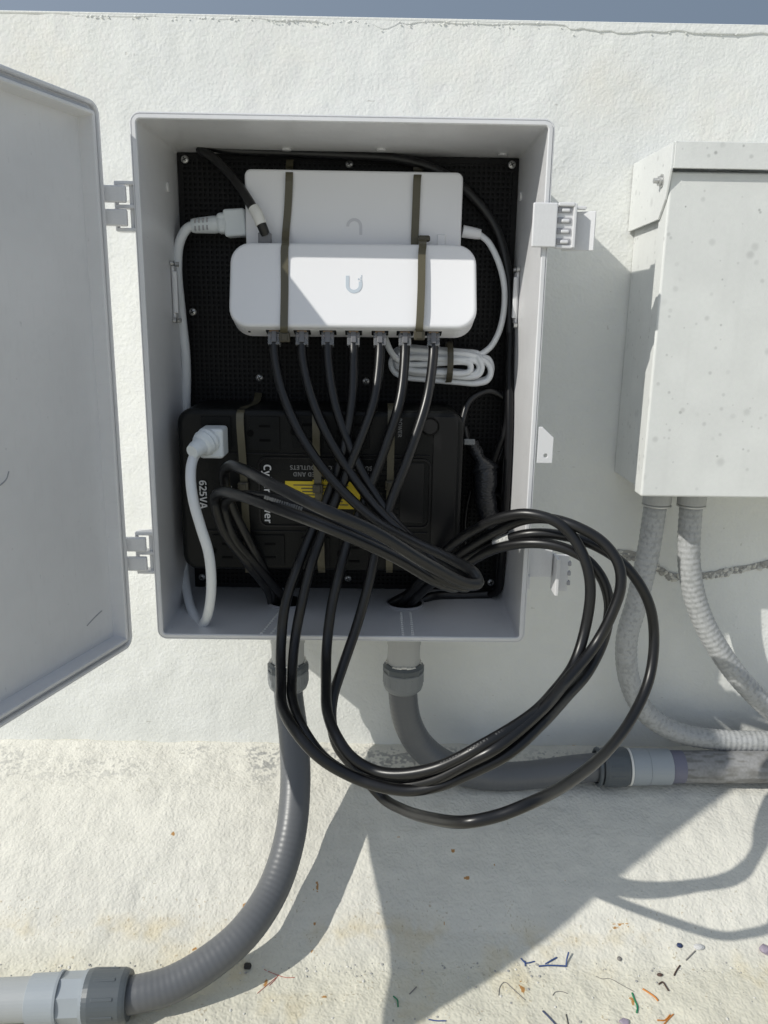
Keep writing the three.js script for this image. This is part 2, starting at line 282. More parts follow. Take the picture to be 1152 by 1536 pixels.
// ---------------------------------------------------------------- the grey plastic enclosure
const BW = .33, BH = .435, BC = .515, FZ = .147;
const ebox = thing('equipment_box', 'light grey plastic equipment box hanging open on the white wall, its door swung left', 'equipment box', [0, BC, 0]);
part('shell', loft(BW, BH, .009, [[.0042, .006], [.0036, .126], [.0012, .128], [.0006, FZ - .0008], [.0012, FZ + .0004], [.0017, FZ + .0004], [.0019, FZ - .0002], [.0023, FZ - .0002], [.0026, FZ + .0010], [.0052, FZ + .0012], [.0060, FZ + .0004], [.0072, .011]], -1, 1), M.shell, ebox);
{ // floor holes with a grey rim, and tick marks scratched from hole to lip
  const fyAt = z => -BH / 2 + .0060 + .0012 * (FZ + .0004 - z) / (FZ - .0106); const fy = fyAt(.066);
  for (const x of [.0594, -.0575]) {
    const g = new THREE.TorusGeometry(.0178, .0014, 8, 40); g.rotateX(Math.PI / 2); g.translate(x, fy + .0008, .066); const h = part('conduit_hole', g, M.shellDark, ebox);
    const d = new THREE.CylinderGeometry(.0172, .0172, .0012, 36); d.translate(x, fy + .0007, .066); part('hole_seal', d, M.blackDeep, h);
    const ticks = []; for (let i = 0; i < 12; i++) for (const dx of [-.0045, .0045]) { const t = new THREE.BoxGeometry(.0021, .0009, .0021), z = .091 + i * .0048; t.translate(x + dx + (x < 0 ? -.0009 * i : 0), fyAt(z) + .0003, z); ticks.push(t); }
    part('tick_marks', ticks, M.sealWhite, ebox).userData.kind = 'stuff';
  }
  for (const [x, y, z, ax] of [[-.118, BH / 2 - .0075, .03, 'y'], [-.0545, BH / 2 - .0075, .045, 'y'], [.14, BH / 2 - .0075, .04, 'y'], [-BW / 2 + .0075, .175, .06, 'x'], [BW / 2 - .0075, .175, .04, 'x'], [.03, BH / 2 - .0075, .05, 'y']]) {
    const g = new THREE.CylinderGeometry(.004, .0042, .0015, 20); if (ax === 'x') g.rotateZ(Math.PI / 2); g.translate(x, y, z); part('mould_boss', g, M.shell, ebox);
  }
}
// perforated black mounting panel with screws
const panel = part('mounting_panel', rbox(.3148, .4195, .003, .001, 0, 0, .0205), M.panel, ebox);
{
  const W = .3060, H = .4120, p = .0046, b = .0021, bars = [], z = .0229;
  for (let x = -W / 2; x <= W / 2 + 1e-6; x += p) { const g = new THREE.BoxGeometry(b, H, .0018); g.translate(x, 0, z); bars.push(g); }
  for (let y = -H / 2; y <= H / 2 + 1e-6; y += p) { const g = new THREE.BoxGeometry(W, b, .0016); g.translate(0, y, z); bars.push(g); }
  for (const s of [-1, 1]) { let g = new THREE.BoxGeometry(.005, .4195, .002); g.translate(s * .1549, 0, .02305); bars.push(g); g = new THREE.BoxGeometry(.3048, .005, .00205); g.translate(0, s * .2072, .02305); bars.push(g); }
  part('lattice', bars, M.lattice, panel).userData.kind = 'stuff';
  for (const [px, py] of [[277, 239], [524, 246], [768, 247], [289, 468], [389, 567], [549, 572], [736, 874], [522, 868], [303, 866], [285, 870]]) {
    const c = at(px, py, .025), g = new THREE.SphereGeometry(.0037, 16, 8, 0, Math.PI * 2, 0, Math.PI / 2); g.scale(1, .55, 1); g.rotateX(Math.PI / 2); g.translate(c.x, c.y - BC, .0241);
    const s = part('screw', g, M.steel, panel); const sl = [new THREE.BoxGeometry(.0042, .0008, .0006), new THREE.BoxGeometry(.0008, .0042, .0006)]; sl.forEach(q => { q.rotateZ(.5); q.translate(c.x, c.y - BC, .0261); }); part('screw_slot', sl, M.hole, s);
  }
}
// metal strips screwed to the inside faces
for (const [s, y0, y1, z] of [[-1, .108, .062, .058], [1, .108, .062, .052]]) {
  const x = s * (BW / 2 - .0085), m = (y0 + y1) / 2, h = y0 - y1;
  const b = part('inner_bracket', [rbox(.0025, h, .013, .001, x, m, z), rbox(.004, h * .8, .004, .001, x - s * .002, m, z + .006)], M.shell, ebox);
  part('slot', rbox(.003, h * .7, .006, .001, x - s * .0005, m, z - .002), M.shellDark, b);
  for (const yy of [y0 + .002, y1 - .002]) for (const dz of [-.009, .009]) { const g = new THREE.CylinderGeometry(.0022, .0022, .003, 12); g.rotateZ(Math.PI / 2); g.translate(x - s * .0008, yy, z + dz); part('rivet', g, M.steel, b); }
}
// door, swung 110 degrees
const DW = .342, DH = .441;
{
  const dg = loft(DW, DH, .010, [[.003, .0145], [0, .012], [0, .001], [.0008, 0], [.0026, 0], [.0034, .001], [.0036, .0035], [.0078, .0035], [.008, -.0012], [.0086, -.0018], [.0104, -.0018], [.011, -.001], [.0125, .0105]], 1, -1);
  const door = part('door', dg, M.shell, ebox, 'open door seen from its recessed inner side');
  door.position.set(-.184, .0005, FZ + .008); door.rotation.y = -108.5 * Math.PI / 180; dg.translate(DW / 2, 0, 0);
  const gk = loft(DW, DH, .010, [[.0042, .0034], [.0046, .0026], [.0070, .0026], [.0074, .0034]]); gk.translate(DW / 2, 0, 0); part('gasket', gk, M.gasket, door);
  const notch = []; for (const y of [.195, .12, .02, -.09, -.19]) notch.push(rbox(.0026, .012, .003, .0006, .0093, y, .0006)); part('clip', notch, M.shell, door);
  const scr = sweep([V(.115, -.044, .0103), V(.118, -.049, .0103), V(.124, -.052, .0103), V(.132, -.0535, .0103)], .0005, 20, 5); part('scratch', scr, M.shellDark, door);
  const scr2 = sweep([V(.026, -.180, .0103), V(.034, -.182, .0103), V(.046, -.186, .0103)], .0004, 12, 5); part('scratch', scr2, M.shellDark, door);
}
for (const y of [.148, -.1375]) {
  const g = []; for (const d of [-.0175, 0, .0175]) g.push(rbox(.0165, .003, .011, .0008, -.1715, y + d, .140)); g.push(rbox(.0035, .036, .007, .001, -.1672, y, .139));
  const pin = new THREE.CylinderGeometry(.0018, .0018, .036, 12); pin.translate(-.1795, y, .141); g.push(pin); part('hinge_bracket', g, M.shell, ebox);
  for (const d of [-.0088, .0088]) part('hinge_leaf', rbox(.0235, .0128, .005, .0015, -.1815, y + d, .1475), M.shell, ebox);
}
{ // right-hand latches and padlock tab
  const L = [.1395, .141, .1425]; const y = .1385;
  const top = part('latch', [rbox(.0195, .0335, .0035, .0012, .1595, y, .1515), rbox(.0145, .0335, .0035, .001, .1755, y, .1470), rbox(.0028, .0335, .011, .0008, .1835, y, .1455), rbox(.013, .003, .006, .001, .1765, y + .0158, .1485), rbox(.013, .003, .006, .001, .1765, y - .0158, .1465)], M.shell, ebox);
  for (let i = 0; i < 4; i++) { const yy = y + .0118 - i * .0079; const slot = part('latch_slot', rbox(.0115, .0048, .0022, .0010, .1755, yy, .1486), M.shellDark, top); part('latch_rib', rbox(.0066, .0026, .0034, .0010, .1762, yy - .0003, .1492), M.shell, slot); }
  const back = [rbox(.0022, .030, .026, .0006, 0, 0, 0)]; back[0].rotateY(1.15); back[0].translate(.190, y - .003, .138); back.push(rbox(.016, .0025, .004, .0006, .186, y + .0145, .141));
  part('latch_arm', back, M.shell, top);
  const y2 = -.151; const bot = part('latch', [rbox(.024, .028, .016, .0012, .175, y2 + .007, .130), rbox(.003, .034, .020, .0006, .1895, y2 - .003, .140), rbox(.012, .034, .0025, .0006, .196, y2 - .003, .136), rbox(.0025, .012, .012, .0006, .1655, y2 - .010, .138)], M.shell, ebox);
  for (let i = 0; i < 3; i++) part('latch_rib', rbox(.003, .004, .005, .0008, .2025, y2 + .006 - i * .009, .136), M.shellDark, bot);
  const s = new THREE.Shape(); s.moveTo(0, 0); s.lineTo(.0135, 0); s.lineTo(.0135, .022); s.lineTo(.0035, .031); s.lineTo(0, .031); s.closePath(); const h = new THREE.Path(); h.absarc(.0075, .0065, .0017, 0, Math.PI * 2, true); s.holes.push(h);
  const g = extr(s, .003, .0005); g.translate(.1655, -.053, .1435); part('padlock_tab', g, M.shell, ebox);
}

// ---------------------------------------------------------------- things in the box
const ad = thing('power_adapter', 'flat white power adapter strapped behind the white switch', 'power adapter', [.0062, .655, 0]);
{
  const g = extr(rshape(.194, .103, .006), .033, .002, 3); g.translate(0, 0, .025); part('body', g, M.white, ad);
  part('moulded_tab', rbox(.0075, .016, .002, .001, .079, -.009, .0585), M.white, ad);
  const s = new THREE.Shape(); s.absarc(0, 0, .0072, 0, Math.PI, false); s.absarc(0, 0, .0046, Math.PI, 0, true); const u = extr(s, .0006, 0); u.translate(.0005, .0045, .0578);
  const bl = new THREE.BoxGeometry(.0026, .007, .0006); bl.translate(.0064, .001, .0581); part('logo', [u, bl], M.logoDim, ad);
}
const swTop = at(530, 365, .077), swBot = at(530, 490, .103), SWH = swTop.distanceTo(swBot), TILT = Math.atan2(swBot.z - swTop.z, swTop.y - swBot.y);
const sw = thing('network_switch', 'white rounded network switch with seven black cables plugged in below', 'network switch', V().addVectors(swTop, swBot).multiplyScalar(.5).toArray());
sw.rotation.x = -TILT; sw.rotation.z = .006; sw.updateMatrixWorld();
const SWW = .2165, SWD = .029, portX = [];
{
  const g = extr(rshape(SWW, SWH + .001, .018), SWD, .0032, 4); g.translate(0, 0, -SWD); part('body', g, M.white, sw);
  part('seam', loft(SWW + .0004, SWH + .0014, .018, [[.0006, -.0065], [0, -.0068], [0, -.0074], [.0006, -.0077]]), M.whiteDim, sw);
  for (const px of [410, 452, 491, 530, 570, 608, 651]) { const w = at(px, 500, .1), l = sw.worldToLocal(w.clone()); portX.push(l.x); }
  const by = -SWH / 2 - .0005;
  portX.forEach(x => { const p = part('port', rbox(.0150, .0022, .0115, .0006, x, by + .0006, -.0145), M.blackDeep, sw); part('port_contacts', rbox(.0085, .0008, .003, .0003, x, by - .0006, -.0105), std(.30, .20, .12, .4), p); });
  const pin = new THREE.CylinderGeometry(.0012, .0012, .001, 10); pin.translate(-.092, by, -.014); part('reset_hole', pin, M.blackDeep, sw);
  const s = new THREE.Shape(); s.moveTo(-.0072, .0075); s.lineTo(-.0042, .0075); s.lineTo(-.0042, -.001); s.absarc(0, -.001, .0042, Math.PI, Math.PI * 2, false); s.lineTo(.0042, .0022); s.lineTo(.0072, .0022); s.lineTo(.0072, -.001); s.absarc(0, -.001, .0072, Math.PI * 2, Math.PI, true); s.closePath();
  const u = extr(s, .0005, 0), dots = [[.0062, .0035], [.0062, .0058], [.0040, .0046], [.0066, .0076]].map(([x, y], i) => { const b = new THREE.BoxGeometry(.0016 - i * .0002, .0016 - i * .0002, .0005); b.translate(x, y, .00025); return b; });
  const lg = [u, ...dots].map(q => { q = q.clone(); q.translate(.0005, .0005, -.0001); return q; }); part('logo', lg, M.logo, sw);
}
const swP = (x, y, z) => sw.localToWorld(V(x, y, z));

const ups = thing('battery_backup', 'black battery backup unit with rows of outlets strapped to the lower panel', 'battery backup', [-.021, .4245, 0]);
const UW = .257, UH = .150, UZ = .106;
const uat = (px, py) => { const p = at(px, py, UZ); return [p.x + .021, p.y - .4245]; };
const font = await new FontLoader().loadAsync('fonts/droid/droid_sans_bold.typeface.json');
function lettering(str, size, mat, parent, x, y, z, rot, name = 'lettering', anchor = .5) {
  const g = new TextGeometry(str, { font, size, depth: .0002, curveSegments: 4 }); g.computeBoundingBox(); const b = g.boundingBox; g.translate(-(b.max.x - b.min.x) * anchor - b.min.x, -size / 2, 0); g.rotateZ(rot); g.translate(x, y, z); return part(name, g, mat, parent);
}
{
  const g = extr(rshape(UW, UH, .014), .078, .005, 4); g.translate(0, 0, UZ - .080); part('body', g, M.black, ups);
  const fz = UZ - .0022;
  // recessed label field with a raised rounded frame
  const frame = loft(.157, .0655, .008, [[0, fz], [.0004, fz + .0022], [.0018, fz + .0022], [.0022, fz]]); const [fx0, fy0] = uat(517, 740); frame.translate(fx0, fy0, 0); part('label_frame', frame, M.blackGloss, ups);
  const [gx, gy] = uat(598, 740), gr = []; for (let i = 0; i < 11; i++) gr.push(rbox(.020, .0014, .0012, .0004, gx - .010, gy + .026 - i * .0052, fz + .0008)); part('vent_ribs', gr, M.black, ups);
  part('side_field', rbox(.022, .056, .0012, .002, gx + .012, gy, fz + .0004), M.blackGloss, ups);
  part('end_cap', rbox(.022, .142, .0014, .004, UW / 2 - .0165, 0, fz + .0004), M.blackGloss, ups);
  for (const yy of [682, 798]) { const [x, y] = uat(470, yy); part('panel_ridge', rbox(.21, .0010, .001, .0004, x, y, fz + .0016), M.blackGloss, ups); }
  for (const [px, py] of [[397, 650], [462, 648], [532, 648], [324, 650], [341, 826], [405, 826], [473, 830], [531, 832]]) {
    const [x, y] = uat(px, py), o = part('outlet', rbox(.027, .030, .0010, .0015, x, y, fz + .0016), M.black, ups);
    const sl = []; for (const d of [-.0064, .0064]) sl.push(rbox(.010, .0022, .0006, .0003, x, y + d, fz + .0023)); part('outlet_slot', sl, M.hole, o);
    const c = new THREE.CylinderGeometry(.0031, .0031, .0006, 14); c.rotateX(Math.PI / 2); c.translate(x - .0128, y, fz + .0023); part('ground_hole', c, M.hole, o);
  }
  const [bx, by] = uat(645, 640), bt = new THREE.CylinderGeometry(.0066, .007, .002, 28); bt.rotateX(Math.PI / 2); bt.translate(bx, by, fz + .0014); const btn = part('power_button', bt, M.blackGloss, ups);
  const tr = new THREE.TorusGeometry(.0078, .0006, 8, 36); tr.translate(bx, by, fz + .0019); part('button_ring', tr, M.hole, btn);
  const D = Math.PI / 2; let p;
  p = uat(305, 742); lettering('625VA', .0066, M.print, ups, p[0], p[1], fz + .0024, -D);
  p = uat(402, 741); lettering('CyberPower', .0068, M.print, ups, p[0], p[1], fz + .0024, -D);
  p = uat(500, 702); lettering('SURGE PROTECTED OUTLETS', .0040, M.printDim, ups, p[0] - .002, p[1], fz + .0024, Math.PI);
  p = uat(500, 712); lettering('BATTERY SUPPORTED AND', .0040, M.printDim, ups, p[0] - .002, p[1], fz + .0024, Math.PI);
  p = uat(600, 642); lettering('POWER', .0036, M.printDim, ups, p[0], p[1], fz + .0024, -D);
  p = uat(484, 743); const yl = part('yellow_label', rbox(.068, .0255, .0004, .0002, p[0], p[1], fz + .0016), M.yellow, ups);
  const ln = []; for (let i = 0; i < 7; i++) { const w = .05 - .008 * (i % 3); ln.push(new THREE.BoxGeometry(w, .0010, .0002)); ln[i].translate(p[0] + .003 * ((i % 2) - .5), p[1] + .0092 - i * .0030, fz + .0019); } part('label_lines', ln, M.tieDark, yl);
  p = uat(484, 722); lettering('CAUTION', .0030, M.yellow, ups, p[0], p[1], fz + .0024, Math.PI);
  for (const [px, py] of [[347, 733], [347, 753]]) { p = uat(px, py); part('print_mark', rbox(.0008, .005, .0003, .0001, p[0], p[1], fz + .0023), M.print, ups); }
  const vents = []; for (let i = 0; i < 5; i++) vents.push(rbox(.0012, .006, .010, .0004, -UW / 2 + .0002, .035 - i * .017, UZ - .030)); part('side_vents', vents, M.hole, ups);
}

// cable ties
function tie(label, pts, w, head, tail) {
  const t = thing('cable_tie', label, 'cable tie', [0, 0, 0], 'olive cable ties'); const c = curveOf(pts).getPoints(60); const side = V(1, 0, 0);
  part('strap', strap(c, side, w, .0013), M.tie, t);
  if (head) part('head', [rbox(w * 1.45, .0085, .0055, .0012, head.x, head.y, head.z), rbox(w * .8, .0062, .006, .0006, head.x, head.y + .0002, head.z + .0006)], M.tieDark, t);
  if (tail) part('tail', strap(tail, side, w * .9, .0012), M.tie, t);
  return t;
}
{
  const over = (xs, xm, xe) => [at(xs, 240, .027), at(xs - 1, 252, .030), at(xs - 1, 258, .0565), at(xs - 1, 263, .0595), at(xs - 3, 310, .0595), at(xm + 1, 345, .0605), at(xm, 360, .067), at(xm, 367, .0785), at(xm - 1, 372, .0800), at(xm - 1, 430, .0915), at(xe, 485, .1035), at(xe, 491, .1045), at(xe, 500, .0995), at(xe, 508, .092), at(xe, 508, .08)];
  tie('olive cable tie around the left part of the switch and adapter', over(435, 428, 426), .0066, at(427, 506, .099));
  const t2 = tie('olive cable tie around the right part of the white switch', [at(634, 358, .064), at(634, 364, .074), at(634, 370, .0795), at(633, 378, .0825), at(632, 430, .0945), at(630, 478, .1045), at(629, 491, .1052), at(629, 500, .0995), at(629, 508, .09)], .0066, at(629, 503, .100));
  part('bent_end', rbox(.011, .0055, .006, .002, at(636, 358, .066).x, at(636, 358, .066).y, .066), M.tieDark, t2);
  tie('olive cable tie across the right end of the adapter', [at(627, 242, .027), at(627, 255, .031), at(627, 262, .0565), at(626, 266, .0595), at(624, 310, .0595), at(622, 364, .0595), at(622, 380, .0595)], .0068, at(628, 249, .033));
  const u = UZ + .0018;
  tie('olive cable tie across the left end of the battery backup', [at(388, 590, .027), at(384, 604, .05), at(362, 616, UZ - .004), at(360, 624, u), at(364, 690, u), at(369, 780, u), at(373, 850, u), at(374, 858, UZ - .006)], .0066, at(365, 730, u + .002));
  tie('olive cable tie across the middle of the battery backup', [at(476, 612, UZ - .02), at(474, 620, u), at(475, 690, u), at(480, 780, u), at(482, 850, u), at(483, 858, UZ - .006)], .0066, at(477, 733, u + .002));
  tie('olive cable tie near the power button of the battery backup', [at(586, 606, UZ - .02), at(587, 617, u), at(586, 690, u), at(584, 780, u), at(584, 850, u), at(584, 858, UZ - .006)], .0062, at(585, 728, u + .002));
}

// ---------------------------------------------------------------- network cables
const CR = .0044;
function rj45(parent, x, clipUp) {
  const by = -SWH / 2 - .0005, g1 = rbox(.0112, .016, .0078, .0006), g2 = rbox(.0045, .013, .0012, .0004), g3 = rbox(.009, .004, .006, .0004);
  const m = new THREE.Matrix4().copy(sw.matrixWorld); const put = (g, dx, dy, dz) => { g.translate(x + dx, by + dy, -.0145 + dz); g.applyMatrix4(m); return g; };
  const p = part('plug', put(g1, 0, -.0045, 0), M.clear, parent);
  part('plug_clip', put(g2, 0, -.004, .0048), M.clip, p); part('plug_wires', put(g3, 0, -.0045, -.0004), std(.32, .22, .16, .5), p);
}
let lastCurve = null;
function cable(label, k, list, swing = 0) {
  // the big loops hang clear of the wall: swing pulls their lower left half out
  if (swing) list = list.map(([x, y, z]) => [x, y, z + swing * sm(950, 1130, y) * (1 - .85 * sm(760, 990, x)) * (swing > .1 ? .3 + .7 * sm(560, 700, x) : 1)]);
  const t = thing('network_cable', label, 'network cable', [0, 0, 0], 'black network cables');
  const by = -SWH / 2, a = swP(portX[k], by - .006, -.0145), b = swP(portX[k], by - .020, -.0145);
  const path = curveOf([a, b, ...P3(list.map(([x, y, z], i) => i && i < list.length - 2 ? [x + 1.6 * (rnd() - .5), y + 1.6 * (rnd() - .5), z + .0015 * (rnd() - .5)] : [x, y, z]))]); part('jacket', sweep(path, CR, 320, 14), M.cable, t);
  lastCurve = path;
  if (k === 5) { // faint jacket print
    const cs = [], L = path.getLength(), t0 = .47; for (let i = 0; i < 26; i++) { if (i % 9 > 6) continue; const t = t0 + i * .0026 / L, c = path.getPointAt(t), tg = path.getTangentAt(t), out = V().subVectors(camera.position, c).normalize(), up = V().crossVectors(tg, out).normalize(); out.addScaledVector(up, -.5).normalize(); const g = new THREE.BoxGeometry(.0008 + .0009 * rnd(), .0015, .0003); g.applyMatrix4(new THREE.Matrix4().makeBasis(tg, V().crossVectors(out, tg).normalize(), out)); c.addScaledVector(out, CR * 1.01); g.translate(c.x, c.y, c.z); cs.push(g); }
    part('jacket_print', cs, M.printFaint, t).userData.kind = 'stuff';
  }
  rj45(t, portX[k]); return t;
}
cable('black network cable from the leftmost switch port, looping out front and back left', 0, [[424, 590, .112], [455, 660, .124], [500, 722, .136], [560, 778, .155], [620, 812, .18], [680, 840, .205], [712, 860, .225], [718, 874, .235], [700, 876, .243], [640, 846, .26], [560, 797, .275], [480, 762, .28], [410, 728, .25], [365, 704, .2], [344, 698, .165], [337, 712, .143], [347, 760, .130], [378, 820, .118], [402, 868, .095], [413, 905, .07], [414, 925, .055]]);
cable('black network cable from the second switch port, its hairpin lowest on the right', 1, [[466, 592, .112], [492, 655, .122], [532, 718, .132], [575, 772, .147], [630, 822, .165], [668, 855, .185], [686, 872, .205], [682, 881, .22], [655, 872, .235], [590, 836, .25], [500, 794, .26], [420, 764, .24], [360, 744, .2], [330, 738, .165], [322, 752, .145], [335, 795, .132], [372, 845, .115], [400, 882, .088], [408, 906, .068], [409, 925, .055]]);
const c3 = cable('black network cable from the third switch port with white print on its middle run', 2, [[501, 600, .112], [526, 672, .122], [560, 738, .132], [598, 790, .146], [648, 832, .17], [688, 858, .195], [706, 873, .215], [697, 880, .226], [640, 858, .238], [570, 818, .246], [480, 772, .240], [420, 750, .222], [370, 743, .186], [344, 747, .156], [336, 762, .136], [350, 806, .128], [388, 852, .108], [420, 890, .08], [423, 908, .065], [422, 925, .055]]);
const low = 'black network cable from the ';
cable(low + 'fourth switch port, leaving over the box sill leftmost of four', 3, [[528, 600, .112], [516, 670, .120], [494, 740, .126], [468, 795, .138], [446, 850, .155], [428, 908, .168], [421, 965, .176], [421, 1020, .182], [424, 1060, .186], [446, 1100, .190], [478, 1136, .194], [522, 1162, .198], [567, 1179, .202], [611, 1185, .205], [655, 1179, .207], [694, 1165, .208], [762, 1130, .21], [812, 1086, .21], [850, 1045, .208], [882, 1008, .206], [904, 962, .204], [912, 928, .202], [913, 900, .2], [902, 866, .198], [877, 837, .194], [836, 819, .186], [795, 815, .176], [745, 823, .158], [700, 845, .132], [655, 872, .104], [622, 897, .08], [620, 906, .066], [619, 930, .055]], .09);
cable(low + 'fifth switch port, second of four over the sill', 4, [[561, 600, .114], [538, 668, .124], [510, 735, .131], [486, 795, .142], [466, 850, .156], [452, 905, .166], [443, 960, .174], [438, 1015, .178], [438, 1052, .180], [455, 1096, .184], [488, 1138, .186], [530, 1163, .19], [572, 1176, .196], [611, 1177, .204], [655, 1167, .213], [700, 1145, .218], [745, 1121, .221], [812, 1064, .222], [850, 1020, .222], [890, 970, .22], [917, 922, .218], [931, 879, .214], [927, 845, .21], [904, 812, .204], [863, 789, .196], [825, 778, .186], [785, 780, .172], [740, 800, .155], [690, 832, .128], [648, 864, .1], [612, 893, .08], [599, 913, .068], [598, 930, .055]], .085);
cable(low + 'sixth switch port, third of four over the sill', 5, [[600, 600, .114], [576, 675, .124], [550, 745, .131], [524, 805, .143], [508, 860, .157], [497, 915, .168], [490, 970, .176], [489, 1027, .182], [492, 1069, .185], [505, 1106, .188], [527, 1136, .192], [561, 1155, .198], [596, 1161, .204], [655, 1151, .212], [728, 1116, .217], [795, 1074, .218], [829, 1040, .217], [860, 996, .215], [877, 950, .213], [885, 889, .209], [880, 849, .205], [863, 811, .2], [836, 784, .194], [795, 771, .184], [755, 776, .17], [715, 793, .152], [670, 824, .126], [640, 858, .1], [612, 890, .078], [585, 908, .066], [583, 930, .055]], .088);
const c7 = cable(low + 'rightmost switch port, falling into the lowest and widest loop', 6, [[640, 600, .116], [614, 680, .128], [585, 755, .138], [566, 820, .150], [552, 880, .160], [535, 940, .170], [514, 1000, .177], [500, 1045, .180], [497, 1080, .182], [506, 1116, .184], [527, 1145, .188], [556, 1178, .194], [576, 1199, .198], [603, 1214, .202], [645, 1227, .206], [700, 1232, .21], [745, 1223, .212], [789, 1207, .213], [850, 1175, .212], [911, 1125, .208], [948, 1076, .204], [973, 1018, .2], [981, 957, .196], [972, 903, .193], [941, 852, .19], [897, 820, .186], [850, 804, .18], [795, 801, .17], [745, 816, .152], [694, 842, .13], [650, 874, .104], [622, 898, .08], [608, 915, .07], [608, 930, .055]], .135);
{ // paper marker wrapped on that last cable
  const want = at(746, 807, .16), pts = []; let best = 0, bd = 9; for (let i = 500; i <= 1000; i++) { const d = lastCurve.getPointAt(i / 1000).distanceTo(want); if (d < bd) { bd = d; best = i / 1000; } } for (let i = 0; i < 5; i++) pts.push(lastCurve.getPointAt(best + (i - 2) * .0036)); part('paper_marker', sweep(pts, CR * 1.07, 10, 16), M.marker, c7);
  for (let i = 0; i < 3; i++) { const q = pts[1 + i].clone().addScaledVector(V().subVectors(camera.position, pts[1 + i]).normalize(), CR * 1.05); part('marker_print', rbox(.0022, .0042, .0006, .0002, q.x, q.y, q.z), M.printDim, c7); }
}
{ // printed characters along the third cable
  const cs = []; for (let i = 0; i < 16; i++) { const t = i / 15, p = at(398 + 54 * t, 746 + 17 * t, .2355 + .004 * t); const b = new THREE.BoxGeometry(.0011 + .0008 * rnd(), .0022 + .0008 * rnd(), .0005); b.rotateZ(-.32); b.translate(p.x, p.y, p.z); cs.push(b); } part('printed_marks', cs, M.printDim, c3).userData.kind = 'stuff';
}
{ // uplink
  const t = thing('network_cable', 'black network cable from the top of the switch, crossing the upper left corner', 'network cable', [0, 0, 0], 'black network cables');
  const list = [[398, 352, .070], [390, 332, .074], [372, 300, .066], [345, 262, .052], [318, 236, .045], [301, 224, .042], [312, 220, .04], [345, 225, .037], [430, 229, .034], [520, 233, .034], [600, 239, .034], [660, 258, .035], [712, 298, .036], [745, 345, .037], [762, 415, .04], [769, 500, .045], [772, 600, .05], [773, 700, .052], [772, 800, .052], [766, 856, .05], [745, 886, .046], [705, 893, .046], [660, 893, .05], [642, 896, .056], [628, 903, .058], [627, 930, .056]];
  part('jacket', sweep([...P3in(list)], CR, 320, 14), M.cable, t);
  part('plug', rbox(.0112, .012, .0078, .0006, at(397, 360, .071).x, at(397, 360, .071).y, .069), M.clip, t);
  const lb = P3([[392, 337, .0739], [386, 322, .0730], [380, 312, .0705]]); const mk = part('paper_marker', sweep(lb, CR * 1.12, 10, 16), M.sealWhite, t);
}

// white mains cord
{
  const t = thing('mains_cable', 'white power cord plugged into the adapter and the battery backup', 'mains cable');
  part('cable', sweep(P3([[300, 338, .045], [282, 342, .046], [270, 362, .046], [266, 400, .044], [272, 470, .04], [279, 540, .038], [279, 610, .036], [276, 700, .034], [274, 800, .04], [276, 850, .055], [283, 900, .085], [294, 928, .108], [303, 936, .122], [311, 924, .135], [317, 880, .15], [313, 830, .158], [301, 790, .16], [290, 750, .158], [286, 715, .152], [289, 690, .144], [300, 672, .134]]), .0044, 300, 14), M.whiteCable, t);
  const a = at(288, 339, .045), b = at(371, 334, .045);
  const c = part('appliance_connector', turned(a, b, [[0, 0], [0, .0058], [.003, .0066], [.020, .0078], [.024, .0074], [.026, .0088], [.029, .0082], [.032, .0088]]), M.plugWhite, t);
  const blk = rbox(.020, .024, .017, .0025); const q = new THREE.Quaternion().setFromUnitVectors(V(1, 0, 0), V().subVectors(b, a).normalize()); blk.applyQuaternion(q); const m = at(354, 335, .045); blk.translate(m.x, m.y, m.z);
  const neck = rbox(.012, .018, .015, .004); neck.applyQuaternion(q); const m2 = at(336, 335, .045); neck.translate(m2.x, m2.y, m2.z); part('connector_block', [blk, neck], M.plugWhite, c);
  const gr = []; for (let i = 0; i < 4; i++) for (const d of [-.0032, .0032]) { const p = at(295 + i * 6, 338 - i * .4, .045); gr.push(rbox(.0014, .0042, .003, .0004, p.x, p.y + d, .0505 + i * .0003)); } part('relief_slots', gr, M.shellDark, c);
  // wall plug standing on the outlet, cord leaving at an angle
  const f = at(322, 658, UZ), pl = rbox(.021, .026, .026, .003); pl.rotateX(0); pl.translate(f.x + .002, f.y - .0005, UZ + .014); const s1 = at(320, 656, UZ + .018), s2 = at(288, 678, UZ + .042);
  const body = part('plug_body', [pl], M.plugWhite, t);
  part('plug_collar', turned(s1, s2, [[.004, 0], [.004, .0105], [.008, .0118], [.0105, .0105], [.0125, .0115], [.016, .0100], [.018, .0078], [.024, .0072], [.029, .0058], [.029, 0]], 28), M.plugWhite, body);
}
